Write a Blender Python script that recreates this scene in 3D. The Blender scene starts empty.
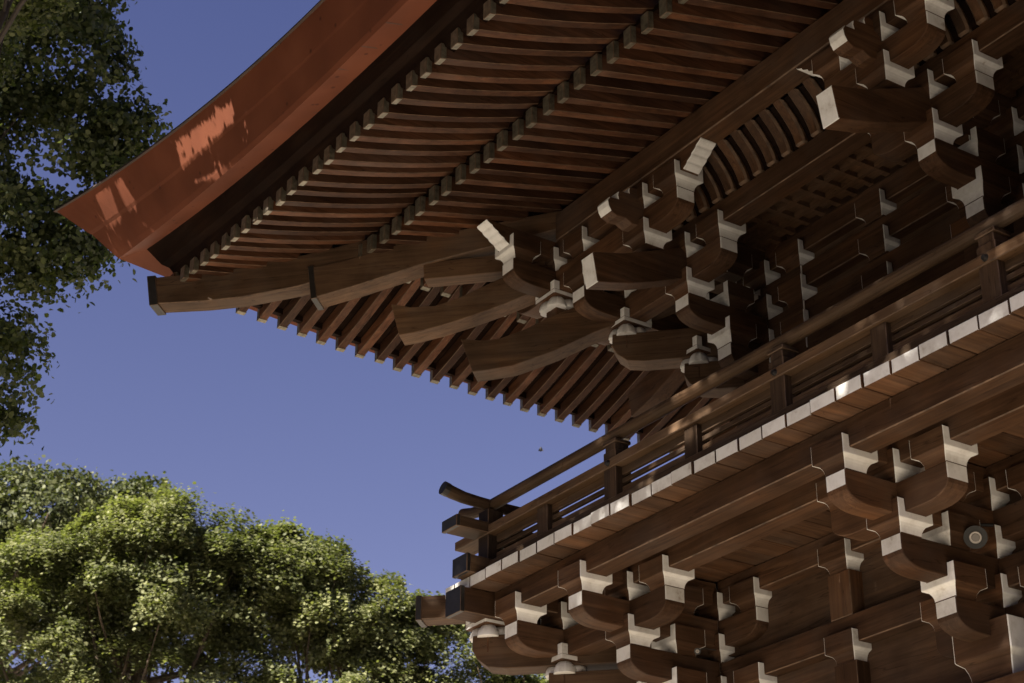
import bpy, bmesh, math, random
import numpy as np
from mathutils import Matrix, Vector

random.seed(7)
rng = np.random.default_rng(7)
scene = bpy.context.scene
col = scene.collection

# ------------------------------------------------------------------ camera
RIGHT = Vector((0.55059491, 0.83475838, 0.00486719))
UP = Vector((0.37155256, -0.25028369, 0.89403958))
FWD = Vector((-0.74752521, 0.49044523, 0.44796153))
CAM = Vector((11.948434, -9.048458, 1.6))
cd = bpy.data.cameras.new('camera')
cam = bpy.data.objects.new('camera', cd)
col.objects.link(cam)
cd.sensor_width = 36.0
cd.lens = 1814.37 / 1024 * 36.0
cd.clip_end = 2000
cd.dof.use_dof = True
cd.dof.focus_distance = 15.0
cd.dof.aperture_fstop = 4.0
cam.matrix_world = Matrix(((RIGHT.x, UP.x, -FWD.x, CAM.x), (RIGHT.y, UP.y, -FWD.y, CAM.y),
                           (RIGHT.z, UP.z, -FWD.z, CAM.z), (0, 0, 0, 1)))
scene.camera = cam

# ------------------------------------------------------------------ sky, sun, exposure
SUN_EL, SUN_AZ = math.radians(38), math.atan2(0.05, -1.0)     # azimuth measured from +Y towards +X
world = bpy.data.worlds.new('World')
scene.world = world
world.use_nodes = True
nt = world.node_tree
sky = nt.nodes.new('ShaderNodeTexSky')
sky.sky_type = 'NISHITA'
sky.sun_disc = False
sky.sun_elevation = SUN_EL
sky.sun_rotation = SUN_AZ
sky.dust_density = 1.0
sky.ozone_density = 4.0
tint = nt.nodes.new('ShaderNodeMix')
tint.data_type = 'RGBA'; tint.blend_type = 'MULTIPLY'
tint.inputs[0].default_value = 1.0
geo = nt.nodes.new('ShaderNodeTexCoord')
sep = nt.nodes.new('ShaderNodeSeparateXYZ')
nt.links.new(geo.outputs['Generated'], sep.inputs[0])
grad = nt.nodes.new('ShaderNodeValToRGB')
grad.color_ramp.elements[0].position = 0.30; grad.color_ramp.elements[0].color = (1.0, 0.68, 0.745, 1)
grad.color_ramp.elements[1].position = 0.62; grad.color_ramp.elements[1].color = (0.72, 0.535, 0.69, 1)
nt.links.new(sep.outputs[2], grad.inputs[0])
nt.links.new(grad.outputs[0], tint.inputs[7])
nt.links.new(sky.outputs[0], tint.inputs[6])
bg = nt.nodes['Background']
bg.inputs[1].default_value = 0.053
nt.links.new(tint.outputs[2], bg.inputs[0])

sd = bpy.data.lights.new('sun', 'SUN')
sd.energy = 5.0
sd.angle = math.radians(0.5)
sd.color = (1.0, 0.93, 0.82)
sun = bpy.data.objects.new('sun', sd)
col.objects.link(sun)
SUN_DIR = Vector((math.sin(SUN_AZ) * math.cos(SUN_EL), math.cos(SUN_AZ) * math.cos(SUN_EL), math.sin(SUN_EL)))
sun.rotation_euler = SUN_DIR.to_track_quat('Z', 'Y').to_euler()
scene.view_settings.view_transform = 'Standard'
scene.view_settings.look = 'None'
scene.view_settings.gamma = 1
scene.view_settings.use_curve_mapping = False
scene.view_settings.exposure = 1.65

# ------------------------------------------------------------------ materials
def new_mat(name):
    m = bpy.data.materials.new(name)
    m.use_nodes = True
    return m, m.node_tree, m.node_tree.nodes['Principled BSDF']

def node(t, kind, **kw):
    n = t.nodes.new(kind)
    for k, v in kw.items(): setattr(n, k, v)
    return n

def ramp(t, fac, stops):
    r = node(t, 'ShaderNodeValToRGB')
    el = r.color_ramp.elements
    while len(el) < len(stops): el.new(0.5)
    for e, (p, c) in zip(el, stops):
        e.position = p; e.color = (*c, 1)
    t.links.new(fac, r.inputs[0])
    return r.outputs[0]

def mixc(t, fac, a, b, mode='MIX'):
    m = node(t, 'ShaderNodeMix', data_type='RGBA', blend_type=mode)
    for sock, v in ((0, fac), (6, a), (7, b)):
        if hasattr(v, 'is_output'): t.links.new(v, m.inputs[sock])
        else: m.inputs[sock].default_value = v if sock == 0 else (*v, 1)
    return m.outputs[2]

def wood(name, axis, dark, mid, light, rot=0.0, rough=0.62, scale=1.0, spec=0.14, spread=1.0):
    """Weathered cypress: grain stretched along one axis, stains, a tone of its own for every piece."""
    m, t, p = new_mat(name)
    tc = node(t, 'ShaderNodeTexCoord')
    oi = node(t, 'ShaderNodeObjectInfo')
    add = node(t, 'ShaderNodeVectorMath', operation='ADD')
    mul = node(t, 'ShaderNodeVectorMath', operation='SCALE')
    comb = node(t, 'ShaderNodeCombineXYZ')
    for i in range(3): t.links.new(oi.outputs['Random'], comb.inputs[i])
    t.links.new(comb.outputs[0], mul.inputs[0]); mul.inputs['Scale'].default_value = 37.0
    t.links.new(tc.outputs['Object'], add.inputs[0]); t.links.new(mul.outputs[0], add.inputs[1])
    mp0 = node(t, 'ShaderNodeMapping'); mp0.inputs['Rotation'].default_value = (0, 0, rot)
    t.links.new(add.outputs[0], mp0.inputs[0])
    mp = node(t, 'ShaderNodeMapping')
    s = [22.0 * scale] * 3; s['XYZ'.index(axis)] = 1.1 * scale
    mp.inputs['Scale'].default_value = s
    t.links.new(mp0.outputs[0], mp.inputs[0])
    n1 = node(t, 'ShaderNodeTexNoise'); n1.inputs['Scale'].default_value = 1.0
    n1.inputs['Detail'].default_value = 6; n1.inputs['Roughness'].default_value = 0.62; n1.inputs['Distortion'].default_value = 0.6
    t.links.new(mp.outputs[0], n1.inputs['Vector'])
    c = ramp(t, n1.outputs['Fac'], [(0.25, dark), (0.5, mid), (0.78, light)])
    n2 = node(t, 'ShaderNodeTexNoise'); n2.inputs['Scale'].default_value = 2.2; n2.inputs['Detail'].default_value = 4
    t.links.new(add.outputs[0], n2.inputs['Vector'])
    st = ramp(t, n2.outputs['Fac'], [(0.3, (0.62, 0.60, 0.58)), (0.55, (1, 1, 1)), (0.75, (1.25, 1.1, 0.95))])
    c = mixc(t, 0.8, c, st, 'MULTIPLY')
    n4 = node(t, 'ShaderNodeTexNoise'); n4.inputs['Scale'].default_value = 1.3; n4.inputs['Detail'].default_value = 5; n4.inputs['Roughness'].default_value = 0.6
    t.links.new(mul.outputs[0], n4.inputs['Vector']); t.links.new(add.outputs[0], n4.inputs['Vector'])
    du = ramp(t, n4.outputs['Fac'], [(0.48, (0, 0, 0)), (0.75, (0.4, 0.4, 0.4))])
    c = mixc(t, du, c, tuple(0.22 * sum(light) + 0.5 * x for x in light), 'MIX')
    tone = ramp(t, oi.outputs['Random'], [(0.0, (1 - 0.28 * spread, 1 - 0.30 * spread, 1 - 0.32 * spread)), (0.5, (1, 1, 1)), (1.0, (1 + 0.35 * spread, 1 + 0.27 * spread, 1 + 0.18 * spread))])
    c = mixc(t, 1.0, c, tone, 'MULTIPLY')
    # drying cracks and dark water streaks that follow the grain
    mp2 = node(t, 'ShaderNodeMapping'); s2 = [9.0] * 3; s2['XYZ'.index(axis)] = 0.55
    mp2.inputs['Scale'].default_value = s2; t.links.new(mp0.outputs[0], mp2.inputs[0])
    n3 = node(t, 'ShaderNodeTexNoise'); n3.inputs['Scale'].default_value = 1.0; n3.inputs['Detail'].default_value = 3; n3.inputs['Distortion'].default_value = 0.4
    t.links.new(mp2.outputs[0], n3.inputs['Vector'])
    ck = ramp(t, n3.outputs['Fac'], [(0.30, (1, 1, 1)), (0.492, (1, 1, 1)), (0.5, (0.35, 0.32, 0.30)), (0.508, (1, 1, 1)), (0.60, (1, 1, 1)), (0.72, (1.45, 1.38, 1.3))])
    c = mixc(t, 0.75, c, ck, 'MULTIPLY')
    t.links.new(c, p.inputs['Base Color'])
    p.inputs['Roughness'].default_value = rough
    p.inputs['Specular IOR Level'].default_value = spec
    b = node(t, 'ShaderNodeBump'); b.inputs['Strength'].default_value = 0.18; b.inputs['Distance'].default_value = 0.01
    t.links.new(n1.outputs['Fac'], b.inputs['Height']); t.links.new(b.outputs[0], p.inputs['Normal'])
    return m

W_D, W_M, W_L = (0.042, 0.0215, 0.0118), (0.070, 0.0365, 0.0195), (0.112, 0.0610, 0.0335)
WX = wood('timber along x', 'X', W_D, W_M, W_L)
WY = wood('timber along y', 'Y', W_D, W_M, W_L)
WZ = wood('timber upright', 'Z', W_D, W_M, W_L)
WDG = wood('timber on the hip', 'X', (0.062, 0.036, 0.021), (0.100, 0.060, 0.035), (0.150, 0.094, 0.056), rot=-math.pi / 4)  # bounced light put into the colour: lighter than the other timber
PLANK = wood('wall planks', 'X', (0.060, 0.035, 0.021), (0.095, 0.056, 0.034), (0.14, 0.085, 0.053), rough=0.6)
RFY = wood('rafter wood along y', 'Y', (0.038, 0.017, 0.009), (0.074, 0.033, 0.0175), (0.125, 0.058, 0.031), spread=1.7)
RFX = wood('rafter wood along x', 'X', (0.038, 0.017, 0.009), (0.074, 0.033, 0.0175), (0.125, 0.058, 0.031), spread=1.7)
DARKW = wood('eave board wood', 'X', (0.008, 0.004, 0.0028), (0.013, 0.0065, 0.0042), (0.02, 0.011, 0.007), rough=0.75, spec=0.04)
RAIL = wood('railing wood', 'X', (0.050, 0.030, 0.0175), (0.085, 0.053, 0.031), (0.130, 0.083, 0.050))
RAILY = wood('railing wood along y', 'Y', (0.050, 0.030, 0.0175), (0.085, 0.053, 0.031), (0.130, 0.083, 0.050))
RAILZ = wood('railing wood upright', 'Z', (0.034, 0.021, 0.013), (0.058, 0.036, 0.022), (0.095, 0.060, 0.037))

def white_paint():
    m, t, p = new_mat('white end grain paint')
    tc = node(t, 'ShaderNodeTexCoord'); oi = node(t, 'ShaderNodeObjectInfo')
    sc = node(t, 'ShaderNodeVectorMath', operation='MULTIPLY_ADD')
    t.links.new(oi.outputs['Location'], sc.inputs[0]); sc.inputs[1].default_value = (3.1, 3.7, 2.3)
    t.links.new(tc.outputs['Object'], sc.inputs[2])
    n = node(t, 'ShaderNodeTexNoise'); n.inputs['Scale'].default_value = 7.0; n.inputs['Detail'].default_value = 7
    n.inputs['Roughness'].default_value = 0.65
    t.links.new(sc.outputs[0], n.inputs['Vector'])
    c = ramp(t, n.outputs['Fac'], [(0.27, (0.42, 0.36, 0.30)), (0.37, (0.70, 0.685, 0.66)), (0.52, (0.82, 0.815, 0.80)), (0.7, (0.87, 0.87, 0.86))])
    tone = ramp(t, oi.outputs['Random'], [(0.0, (0.78, 0.77, 0.75)), (1.0, (1, 1, 1))])
    c = mixc(t, 1.0, c, tone, 'MULTIPLY')
    t.links.new(c, p.inputs['Base Color'])
    p.inputs['Roughness'].default_value = 0.75
    p.inputs['Specular IOR Level'].default_value = 0.25
    return m
WHITE = white_paint()

def copper_red():
    m, t, p = new_mat('red brown eave cladding')
    tc = node(t, 'ShaderNodeTexCoord')
    n = node(t, 'ShaderNodeTexNoise'); n.inputs['Scale'].default_value = 1.3; n.inputs['Detail'].default_value = 6
    t.links.new(tc.outputs['Object'], n.inputs['Vector'])
    c = ramp(t, n.outputs['Fac'], [(0.3, (0.092, 0.029, 0.0145)), (0.55, (0.138, 0.043, 0.0215)), (0.75, (0.175, 0.058, 0.029))])
    # small dark specks and the joints between the sheets
    v = node(t, 'ShaderNodeTexVoronoi'); v.inputs['Scale'].default_value = 5.0
    t.links.new(tc.outputs['Object'], v.inputs['Vector'])
    sp = ramp(t, v.outputs['Distance'], [(0.06, (0.35, 0.3, 0.3)), (0.13, (1, 1, 1))])
    c = mixc(t, 0.8, c, sp, 'MULTIPLY')
    t.links.new(c, p.inputs['Base Color'])
    p.inputs['Roughness'].default_value = 0.62
    p.inputs['Specular IOR Level'].default_value = 0.2
    return m
RED = copper_red()

def simple(name, c, rough=0.6, metal=0.0, var=0.25, scale=12.0):
    m, t, p = new_mat(name)
    tc = node(t, 'ShaderNodeTexCoord')
    n = node(t, 'ShaderNodeTexNoise'); n.inputs['Scale'].default_value = scale; n.inputs['Detail'].default_value = 5
    t.links.new(tc.outputs['Object'], n.inputs['Vector'])
    cc = ramp(t, n.outputs['Fac'], [(0.3, tuple(x * (1 - var) for x in c)), (0.7, tuple(min(1, x * (1 + var)) for x in c))])
    t.links.new(cc, p.inputs['Base Color'])
    p.inputs['Roughness'].default_value = rough
    p.inputs['Metallic'].default_value = metal
    return m
CAPM = simple('patinated copper caps', (0.20, 0.18, 0.135), 0.40, 0.65, 0.4, 20)
CEIL = wood('ceiling boards', 'X', (0.05, 0.028, 0.016), (0.085, 0.048, 0.027), (0.13, 0.076, 0.044))
CAPD = simple('dark metal caps', (0.035, 0.032, 0.030), 0.45, 0.5)
SEAM = simple('dark sheet seam', (0.07, 0.03, 0.02), 0.7)
ROOFM = simple('roof covering', (0.05, 0.03, 0.022), 0.8, 0.0, 0.3, 3)
IRON = simple('black lamp housing', (0.010, 0.010, 0.010), 0.6, 0.0)
STEEL = simple('pale lamp ring', (0.24, 0.22, 0.20), 0.35, 0.6)
def glass_like():
    m, t, p = new_mat('lamp lens')
    p.inputs['Base Color'].default_value = (0.13, 0.115, 0.10, 1); p.inputs['Roughness'].default_value = 0.15
    return m
LENS = glass_like()
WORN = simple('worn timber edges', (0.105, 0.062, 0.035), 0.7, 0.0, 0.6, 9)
BIRDM = simple('dark feathers', (0.02, 0.02, 0.025), 0.7)
BARK = simple('tree bark', (0.13, 0.095, 0.065), 0.85, 0, 0.4, 6)
BARKD = simple('dark tree bark', (0.03, 0.023, 0.018), 0.85, 0, 0.4, 6)

def ground_mat():
    m, t, p = new_mat('pale gravel')
    tc = node(t, 'ShaderNodeTexCoord')
    n = node(t, 'ShaderNodeTexNoise'); n.inputs['Scale'].default_value = 0.6; n.inputs['Detail'].default_value = 8
    t.links.new(tc.outputs['Object'], n.inputs['Vector'])
    v = node(t, 'ShaderNodeTexVoronoi'); v.inputs['Scale'].default_value = 60
    t.links.new(tc.outputs['Object'], v.inputs['Vector'])
    c = ramp(t, n.outputs['Fac'], [(0.3, (0.46, 0.40, 0.315)), (0.7, (0.58, 0.51, 0.41))])
    c2 = ramp(t, v.outputs['Color'], [(0.0, (0.8, 0.8, 0.8)), (1.0, (1.1, 1.1, 1.1))])
    c = mixc(t, 1.0, c, c2, 'MULTIPLY')
    t.links.new(c, p.inputs['Base Color']); p.inputs['Roughness'].default_value = 0.9
    return m
GRAVEL = ground_mat()

def leaf_mat(name, dark, mid, light, trans=0.35, tcol=(0.25, 0.29, 0.10), clump=0.7):
    m, t, p = new_mat(name)
    g = node(t, 'ShaderNodeNewGeometry'); tc = node(t, 'ShaderNodeTexCoord')
    n = node(t, 'ShaderNodeTexNoise'); n.inputs['Scale'].default_value = clump; n.inputs['Detail'].default_value = 3
    t.links.new(tc.outputs['Object'], n.inputs['Vector'])
    a = node(t, 'ShaderNodeMath', operation='MULTIPLY_ADD')
    t.links.new(g.outputs['Random Per Island'], a.inputs[0]); a.inputs[1].default_value = 0.55
    t.links.new(n.outputs['Fac'], a.inputs[2])
    c = ramp(t, a.outputs[0], [(0.35, dark), (0.75, mid), (1.1, light)])
    t.links.new(c, p.inputs['Base Color'])
    p.inputs['Roughness'].default_value = 0.55
    p.inputs['Specular IOR Level'].default_value = 0.3
    tr = node(t, 'ShaderNodeBsdfTranslucent')
    tm = mixc(t, 1.0, c, tuple(x * 4 for x in tcol), 'MULTIPLY')
    t.links.new(tm, tr.inputs[0])
    ms = node(t, 'ShaderNodeMixShader'); ms.inputs[0].default_value = trans
    t.links.new(p.outputs[0], ms.inputs[1]); t.links.new(tr.outputs[0], ms.inputs[2])
    t.links.new(ms.outputs[0], t.nodes['Material Output'].inputs[0])
    return m
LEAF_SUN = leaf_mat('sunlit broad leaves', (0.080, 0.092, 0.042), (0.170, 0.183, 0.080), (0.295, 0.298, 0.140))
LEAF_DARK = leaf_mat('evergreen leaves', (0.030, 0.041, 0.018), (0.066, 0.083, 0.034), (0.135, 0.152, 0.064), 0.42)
LEAF_FAR = leaf_mat('far dull leaves', (0.045, 0.055, 0.023), (0.085, 0.098, 0.04), (0.15, 0.16, 0.065), 0.25)

# ------------------------------------------------------------------ mesh helpers
class MB:
    def __init__(s): s.v, s.f, s.m = [], [], []
    def quad(s, pts, mat=0):
        b = len(s.v); s.v += [tuple(p) for p in pts]; s.f.append(tuple(range(b, b + len(pts)))); s.m.append(mat)
    def box(s, x0, x1, y0, y1, z0, z1, px=0, py=0, pz=0, skip=''):
        b = len(s.v)
        s.v += [(x, y, z) for z in (z0, z1) for y in (y0, y1) for x in (x0, x1)]
        for idx, m, nm in (((0, 2, 3, 1), pz, 'b'), ((4, 5, 7, 6), pz, 't'), ((0, 1, 5, 4), py, 'f'), ((2, 6, 7, 3), py, 'k'),
                           ((0, 4, 6, 2), px, 'l'), ((1, 3, 7, 5), px, 'r')):
            if nm in skip: continue
            s.f.append(tuple(b + i for i in idx)); s.m.append(m)
    def prism(s, poly, w, ang=0.0, org=(0, 0, 0), side=0, edge=0, white=None, off=0.0):
        """poly in (u, z), extruded by w sideways; white(nu, nz) -> True paints that edge face with slot 1"""
        ca, sa = math.cos(ang), math.sin(ang)
        area = sum(a[0] * b[1] - b[0] * a[1] for a, b in zip(poly, poly[1:] + poly[:1]))
        if area < 0: poly = poly[::-1]
        n = len(poly); b = len(s.v)
        for k in (-0.5, 0.5):
            v = k * w + off
            for u, z in poly:
                s.v.append((org[0] + u * ca - v * sa, org[1] + u * sa + v * ca, org[2] + z))
        s.f.append(tuple(b + i for i in range(n))); s.m.append(side)
        s.f.append(tuple(b + n + i for i in reversed(range(n)))); s.m.append(side)
        for i in range(n):
            j = (i + 1) % n
            du, dz = poly[j][0] - poly[i][0], poly[j][1] - poly[i][1]
            l = math.hypot(du, dz) or 1
            m = edge
            if white and white(dz / l, -du / l): m = 1
            s.f.append((b + j, b + i, b + n + i, b + n + j)); s.m.append(m)
    def tube(s, path, r, sides=10, m=0, cap=0):
        rings = []
        for i, p in enumerate(path):
            p = Vector(p)
            d = (Vector(path[min(i + 1, len(path) - 1)]) - Vector(path[max(i - 1, 0)])).normalized()
            a = d.orthogonal().normalized() if abs(d.z) < 0.9 else Vector((1, 0, 0))
            if abs(d.z) < 0.9: a = d.cross(Vector((0, 0, 1))).normalized()
            c = d.cross(a)
            rr = r[i] if isinstance(r, (list, tuple)) else r
            b = len(s.v)
            for k in range(sides):
                t = 2 * math.pi * k / sides
                s.v.append(tuple(p + a * (rr * math.cos(t)) + c * (rr * math.sin(t))))
            rings.append(b)
        for a, b in zip(rings, rings[1:]):
            for k in range(sides):
                s.f.append((a + k, a + (k + 1) % sides, b + (k + 1) % sides, b + k)); s.m.append(m)
        for b in (rings[0], rings[-1]):
            s.f.append(tuple(range(b, b + sides))); s.m.append(cap)
    def mesh(s, name, mats):
        me = bpy.data.meshes.new(name)
        me.from_pydata(s.v, [], s.f)
        for m in mats: me.materials.append(m)
        me.polygons.foreach_set('material_index', s.m)
        bm = bmesh.new(); bm.from_mesh(me)
        bmesh.ops.remove_doubles(bm, verts=bm.verts, dist=1e-5)
        bmesh.ops.recalc_face_normals(bm, faces=bm.faces)
        bm.to_mesh(me); bm.free()
        return me
    def build(s, name, mats, parent=None, bevel=0.006, loc=(0, 0, 0)):
        return link(name, s.mesh(name, mats), parent, bevel, loc)

def link(name, me, parent=None, bevel=0.006, loc=(0, 0, 0)):
    o = bpy.data.objects.new(name, me)
    col.objects.link(o)
    o.location = loc
    if parent is not None: attach(o, parent)
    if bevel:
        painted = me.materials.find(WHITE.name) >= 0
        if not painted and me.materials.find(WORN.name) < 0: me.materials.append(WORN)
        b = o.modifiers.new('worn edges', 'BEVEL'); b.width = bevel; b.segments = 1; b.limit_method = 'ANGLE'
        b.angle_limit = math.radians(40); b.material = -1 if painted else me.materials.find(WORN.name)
    return o

def attach(o, parent):
    o.parent = parent
    if parent.type == 'EMPTY': o.matrix_parent_inverse = Matrix.Translation(-parent.location)

def tag(o, label=None, cat=None, group=None, kind=None):
    for k, v in (('label', label), ('category', cat), ('group', group), ('kind', kind)):
        if v: o[k] = v
    return o

def empty(name, loc):
    o = bpy.data.objects.new(name, None); col.objects.link(o); o.location = loc
    o.empty_display_size = 0.3
    return o

# ------------------------------------------------------------------ ground
g = MB(); g.quad([(-600, -600, 0), (600, -600, 0), (600, 600, 0), (-600, 600, 0)])
tag(g.build('ground', [GRAVEL], bevel=0), kind='structure')

# ------------------------------------------------------------------ the gate
BAY = 3.255
XL, YL = -0.17, 1.17          # lower corner column
XU, YU = 0.0, 1.84            # upper corner column
A_L, A_U, H = 6.876, 10.406, 0.384
ST = 0.5                      # one bracket step
gate = empty('temple_gate', (XL, YL, 0))
tag(gate, 'dark two-storey timber temple gate with white end grain, railed balcony and red eave', 'gate')

def mirror_pt(p, xc, yc):     # swaps the two facades about the diagonal through (xc, yc)
    return (xc + (p[1] - yc), yc + (p[0] - xc), p[2])

# ---- bearing blocks
def masu(slot, w=0.34, base=0.212, hu=0.148, ht=0.092, sd=0.10, sw=0.215):
    b = MB(); h = w / 2; bh = base / 2
    px, py = (1, 0) if slot == 'X' else (0, 1) if slot == 'Y' else (1, 1)
    N = 5
    rings = []
    for i in range(N + 1):
        u = i / N
        rings.append((bh + (h - bh) * (1 - math.sqrt(max(0, 1 - u * u))), -hu - ht + ht * u))
    def sq(r, z): return [(-r, -r, z), (r, -r, z), (r, r, z), (-r, r, z)]
    def side(p0, p1, p2, p3, mat):
        # thin white strips run along both edges of each bare side
        if mat or slot == 'XY': b.quad([p0, p1, p2, p3], mat); return
        lerp = lambda u, v, f: tuple(x + (y - x) * f for x, y in zip(u, v))
        f = 0.019
        b.quad([p0, lerp(p0, p1, f), lerp(p3, p2, f), p3], 1)
        b.quad([lerp(p0, p1, f), lerp(p0, p1, 1 - f), lerp(p3, p2, 1 - f), lerp(p3, p2, f)], 0)
        b.quad([lerp(p0, p1, 1 - f), p1, p2, lerp(p3, p2, 1 - f)], 1)
    for (r0, z0), (r1, z1) in zip(rings, rings[1:]):
        a, c = sq(r0, z0), sq(r1, z1)
        for k in range(4):
            j = (k + 1) % 4
            side(a[k], a[j], c[j], c[k], px if k in (1, 3) else py)
    b.quad(sq(bh, -hu - ht)[::-1], 0)
    a, c = sq(h, -hu), sq(h, -sd)
    for k in range(4):
        j = (k + 1) % 4
        side(a[k], a[j], c[j], c[k], px if k in (1, 3) else py)
    s = sw / 2
    if slot == 'X':
        b.quad([(-h, -s, -sd), (h, -s, -sd), (h, s, -sd), (-h, s, -sd)], 0)
        for y0, y1, sk in ((-h, -s, 'f'), (s, h, 'k')):
            b.box(-h, h, y0, y1, -sd, 0, px=1, skip='b' + sk)
            yo = y0 if sk == 'f' else y1
            side((-h, yo, -sd), (h, yo, -sd), (h, yo, 0), (-h, yo, 0), 0)
    elif slot == 'Y':
        b.quad([(-s, -h, -sd), (s, -h, -sd), (s, h, -sd), (-s, h, -sd)], 0)
        for x0, x1, sk in ((-h, -s, 'l'), (s, h, 'r')):
            b.box(x0, x1, -h, h, -sd, 0, py=1, skip='b' + sk)
            xo = x0 if sk == 'l' else x1
            side((xo, -h, -sd), (xo, h, -sd), (xo, h, 0), (xo, -h, 0), 0)
    else:
        b.quad([(-h, -h, -sd), (h, -h, -sd), (h, h, -sd), (-h, h, -sd)], 0)
        for x0, x1 in ((-h, -s), (s, h)):
            for y0, y1 in ((-h, -s), (s, h)): b.box(x0, x1, y0, y1, -sd, 0, px=1, py=1, skip='b')
    return b.mesh('bearing_block', [WX if slot == 'X' else WY, WHITE])

def lobed_block():
    """corner block: cross-slotted top on a bowl of rounded white lobes"""
    b = MB(); h = 0.17; sd = 0.10; s = 0.1
    b.box(-h, h, -h, h, -0.15, -sd, px=1, py=1, skip='t')
    b.quad([(-h, -h, -sd), (h, -h, -sd), (h, h, -sd), (-h, h, -sd)], 0)
    for x0, x1 in ((-h, -s), (s, h)):
        for y0, y1 in ((-h, -s), (s, h)): b.box(x0, x1, y0, y1, -sd, 0, px=1, py=1, skip='b')
    b.box(-0.09, 0.09, -0.09, 0.09, -0.40, -0.152)
    # a grooved white dome under every corner, flat underneath
    for k in range(4):
        t = math.pi / 4 + k * math.pi / 2
        cx, cy = 0.098 * math.cos(t), 0.098 * math.sin(t)
        n, mrows = 28, 7
        base = len(b.v); zb = -0.247 - 0.004 * k
        for i in range(mrows + 1):
            ph = math.pi / 2 * i / mrows
            for j in range(n):
                q = 2 * math.pi * j / n
                dq = (q - t + math.pi) % (2 * math.pi) - math.pi
                rr_ = 0.104 * math.cos(ph) * (1 - 0.16 * math.exp(-(dq / 0.22) ** 2))
                b.v.append((cx + rr_ * math.cos(q), cy + rr_ * math.sin(q), zb + (-0.125 - zb) * math.sin(ph)))
        b.f.append(tuple(base + j for j in reversed(range(n)))); b.m.append(1)
        for i in range(mrows):
            for j in range(n):
                b.f.append((base + i * n + j, base + i * n + (j + 1) % n, base + (i + 1) * n + (j + 1) % n, base + (i + 1) * n + j)); b.m.append(1)
    return b.mesh('bearing_block', [WX, WHITE])

BLK = {k: masu(k) for k in ('X', 'Y', 'XY')}
BLK['L'] = lobed_block()
def daito_mesh():
    return masu('X', w=0.56, base=0.40, hu=0.24, ht=0.20, sd=0.12, sw=0.215)
DAITO = daito_mesh(); DAITO.name = 'bracket_set'
DAITO.materials[0] = WX

_arm = {}
def arm_poly(u0, u1, c0, c1, h=0.245, eh=0.125, cl=0.23):
    pts = []
    N = 6
    if c0:
        for i in range(N + 1):
            q = math.pi / 2 * i / N
            pts.append((u0 + cl * (1 - math.cos(q)), h - eh - (h - eh) * math.sin(q)))
    else: pts.append((u0, 0.0))
    if c1:
        for i in range(N, -1, -1):
            q = math.pi / 2 * i / N
            pts.append((u1 - cl * (1 - math.cos(q)), h - eh - (h - eh) * math.sin(q)))
    else: pts.append((u1, 0.0))
    return pts + [(u1, h), (u0, h)]

def arm_mesh(axis, u0, u1, c0=True, c1=True, w=0.206, **kw):
    key = (axis, round(u0, 3), round(u1, 3), c0, c1, w, tuple(sorted(kw.items())))
    if key not in _arm:
        b = MB()
        ang = {'X': 0, 'Y': math.pi / 2, 'D': math.pi / 4}[axis]
        b.prism(arm_poly(u0, u1, c0, c1, **kw), w, ang, white=(lambda nu, nz: abs(nu) > 0.98))
        _arm[key] = b.mesh('bracket_arm', [{'X': WX, 'Y': WY, 'D': WDG}[axis], WHITE])
    return _arm[key]

def dup(o, parent=None):
    c = o.copy(); col.objects.link(c)
    if parent is not None: c.parent = parent
    return c
def copy_tree(o, parent, loc):
    c = dup(o); c.location = loc
    for ch in o.children:
        d = dup(ch, c)
        for gch in ch.children: dup(gch, d)
    return c

class BSet:
    def __init__(s, xc, yc, za):
        s.za = za
        s.root = link('bracket_set', DAITO, gate, 0.006, (xc, yc, za - 3 * H + 0.02))
        s.done = set()
    def z(s, lev): return H * lev - (-3 * H + 0.02)      # level above "a" -> local height
    def block(s, x, y, lev, slot):
        k = (round(x, 2), round(y, 2), lev)
        if k in s.done: return
        s.done.add(k)
        link('bearing_block', BLK[slot], s.root, 0.005, (x, y, s.z(lev)))
    def arm(s, axis, u0, u1, cross, lev, c0=True, c1=True, **kw):
        """arm lying in the slots of level 'lev'"""
        z = s.z(lev) - 0.10
        loc = (0, cross, z) if axis == 'X' else (cross, 0, z) if axis == 'Y' else (0, 0, z)
        link('bracket_arm', arm_mesh(axis, u0, u1, c0, c1, **kw), s.root, 0.006, loc)
    def prism(s, name, poly, w, ang, org, mats, white=None):
        b = MB(); b.prism(poly, w, ang, org, white=white)
        return b.build(name, mats, s.root, 0.006)

E_ = 0.607
HALF = math.pi / 2
def wavy_end(sgn, ztop, zbot, u_top, u_bot, n=4):
    """stepped cloud-like end profile from top to bottom"""
    pts = []
    for i in range(n * 4):
        t = i / (n * 4)
        w = 0.018 * abs(math.sin(math.pi * t * n)) - 0.006
        pts.append((sgn * (u_top + (u_bot - u_top) * t + w), ztop + (zbot - ztop) * t))
    pts.append((sgn * u_bot, zbot))
    return pts

def nose_poly():
    """carved cloud-shaped nose, u runs outwards (negative), z from the slot floor"""
    return [(-1.35, 0.0), (-1.60, 0.0), (-1.66, 0.05), (-1.74, 0.04), (-1.82, 0.08), (-1.92, 0.07), (-1.99, 0.10), (-2.02, 0.15), (-2.03, 0.21), (-2.00, 0.255), (-1.90, 0.262),
            (-1.91, 0.30), (-1.90, 0.345), (-1.87, 0.362), (-1.77, 0.37), (-1.775, 0.40), (-1.765, 0.435), (-1.73, 0.45), (-1.35, 0.45)]

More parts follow.
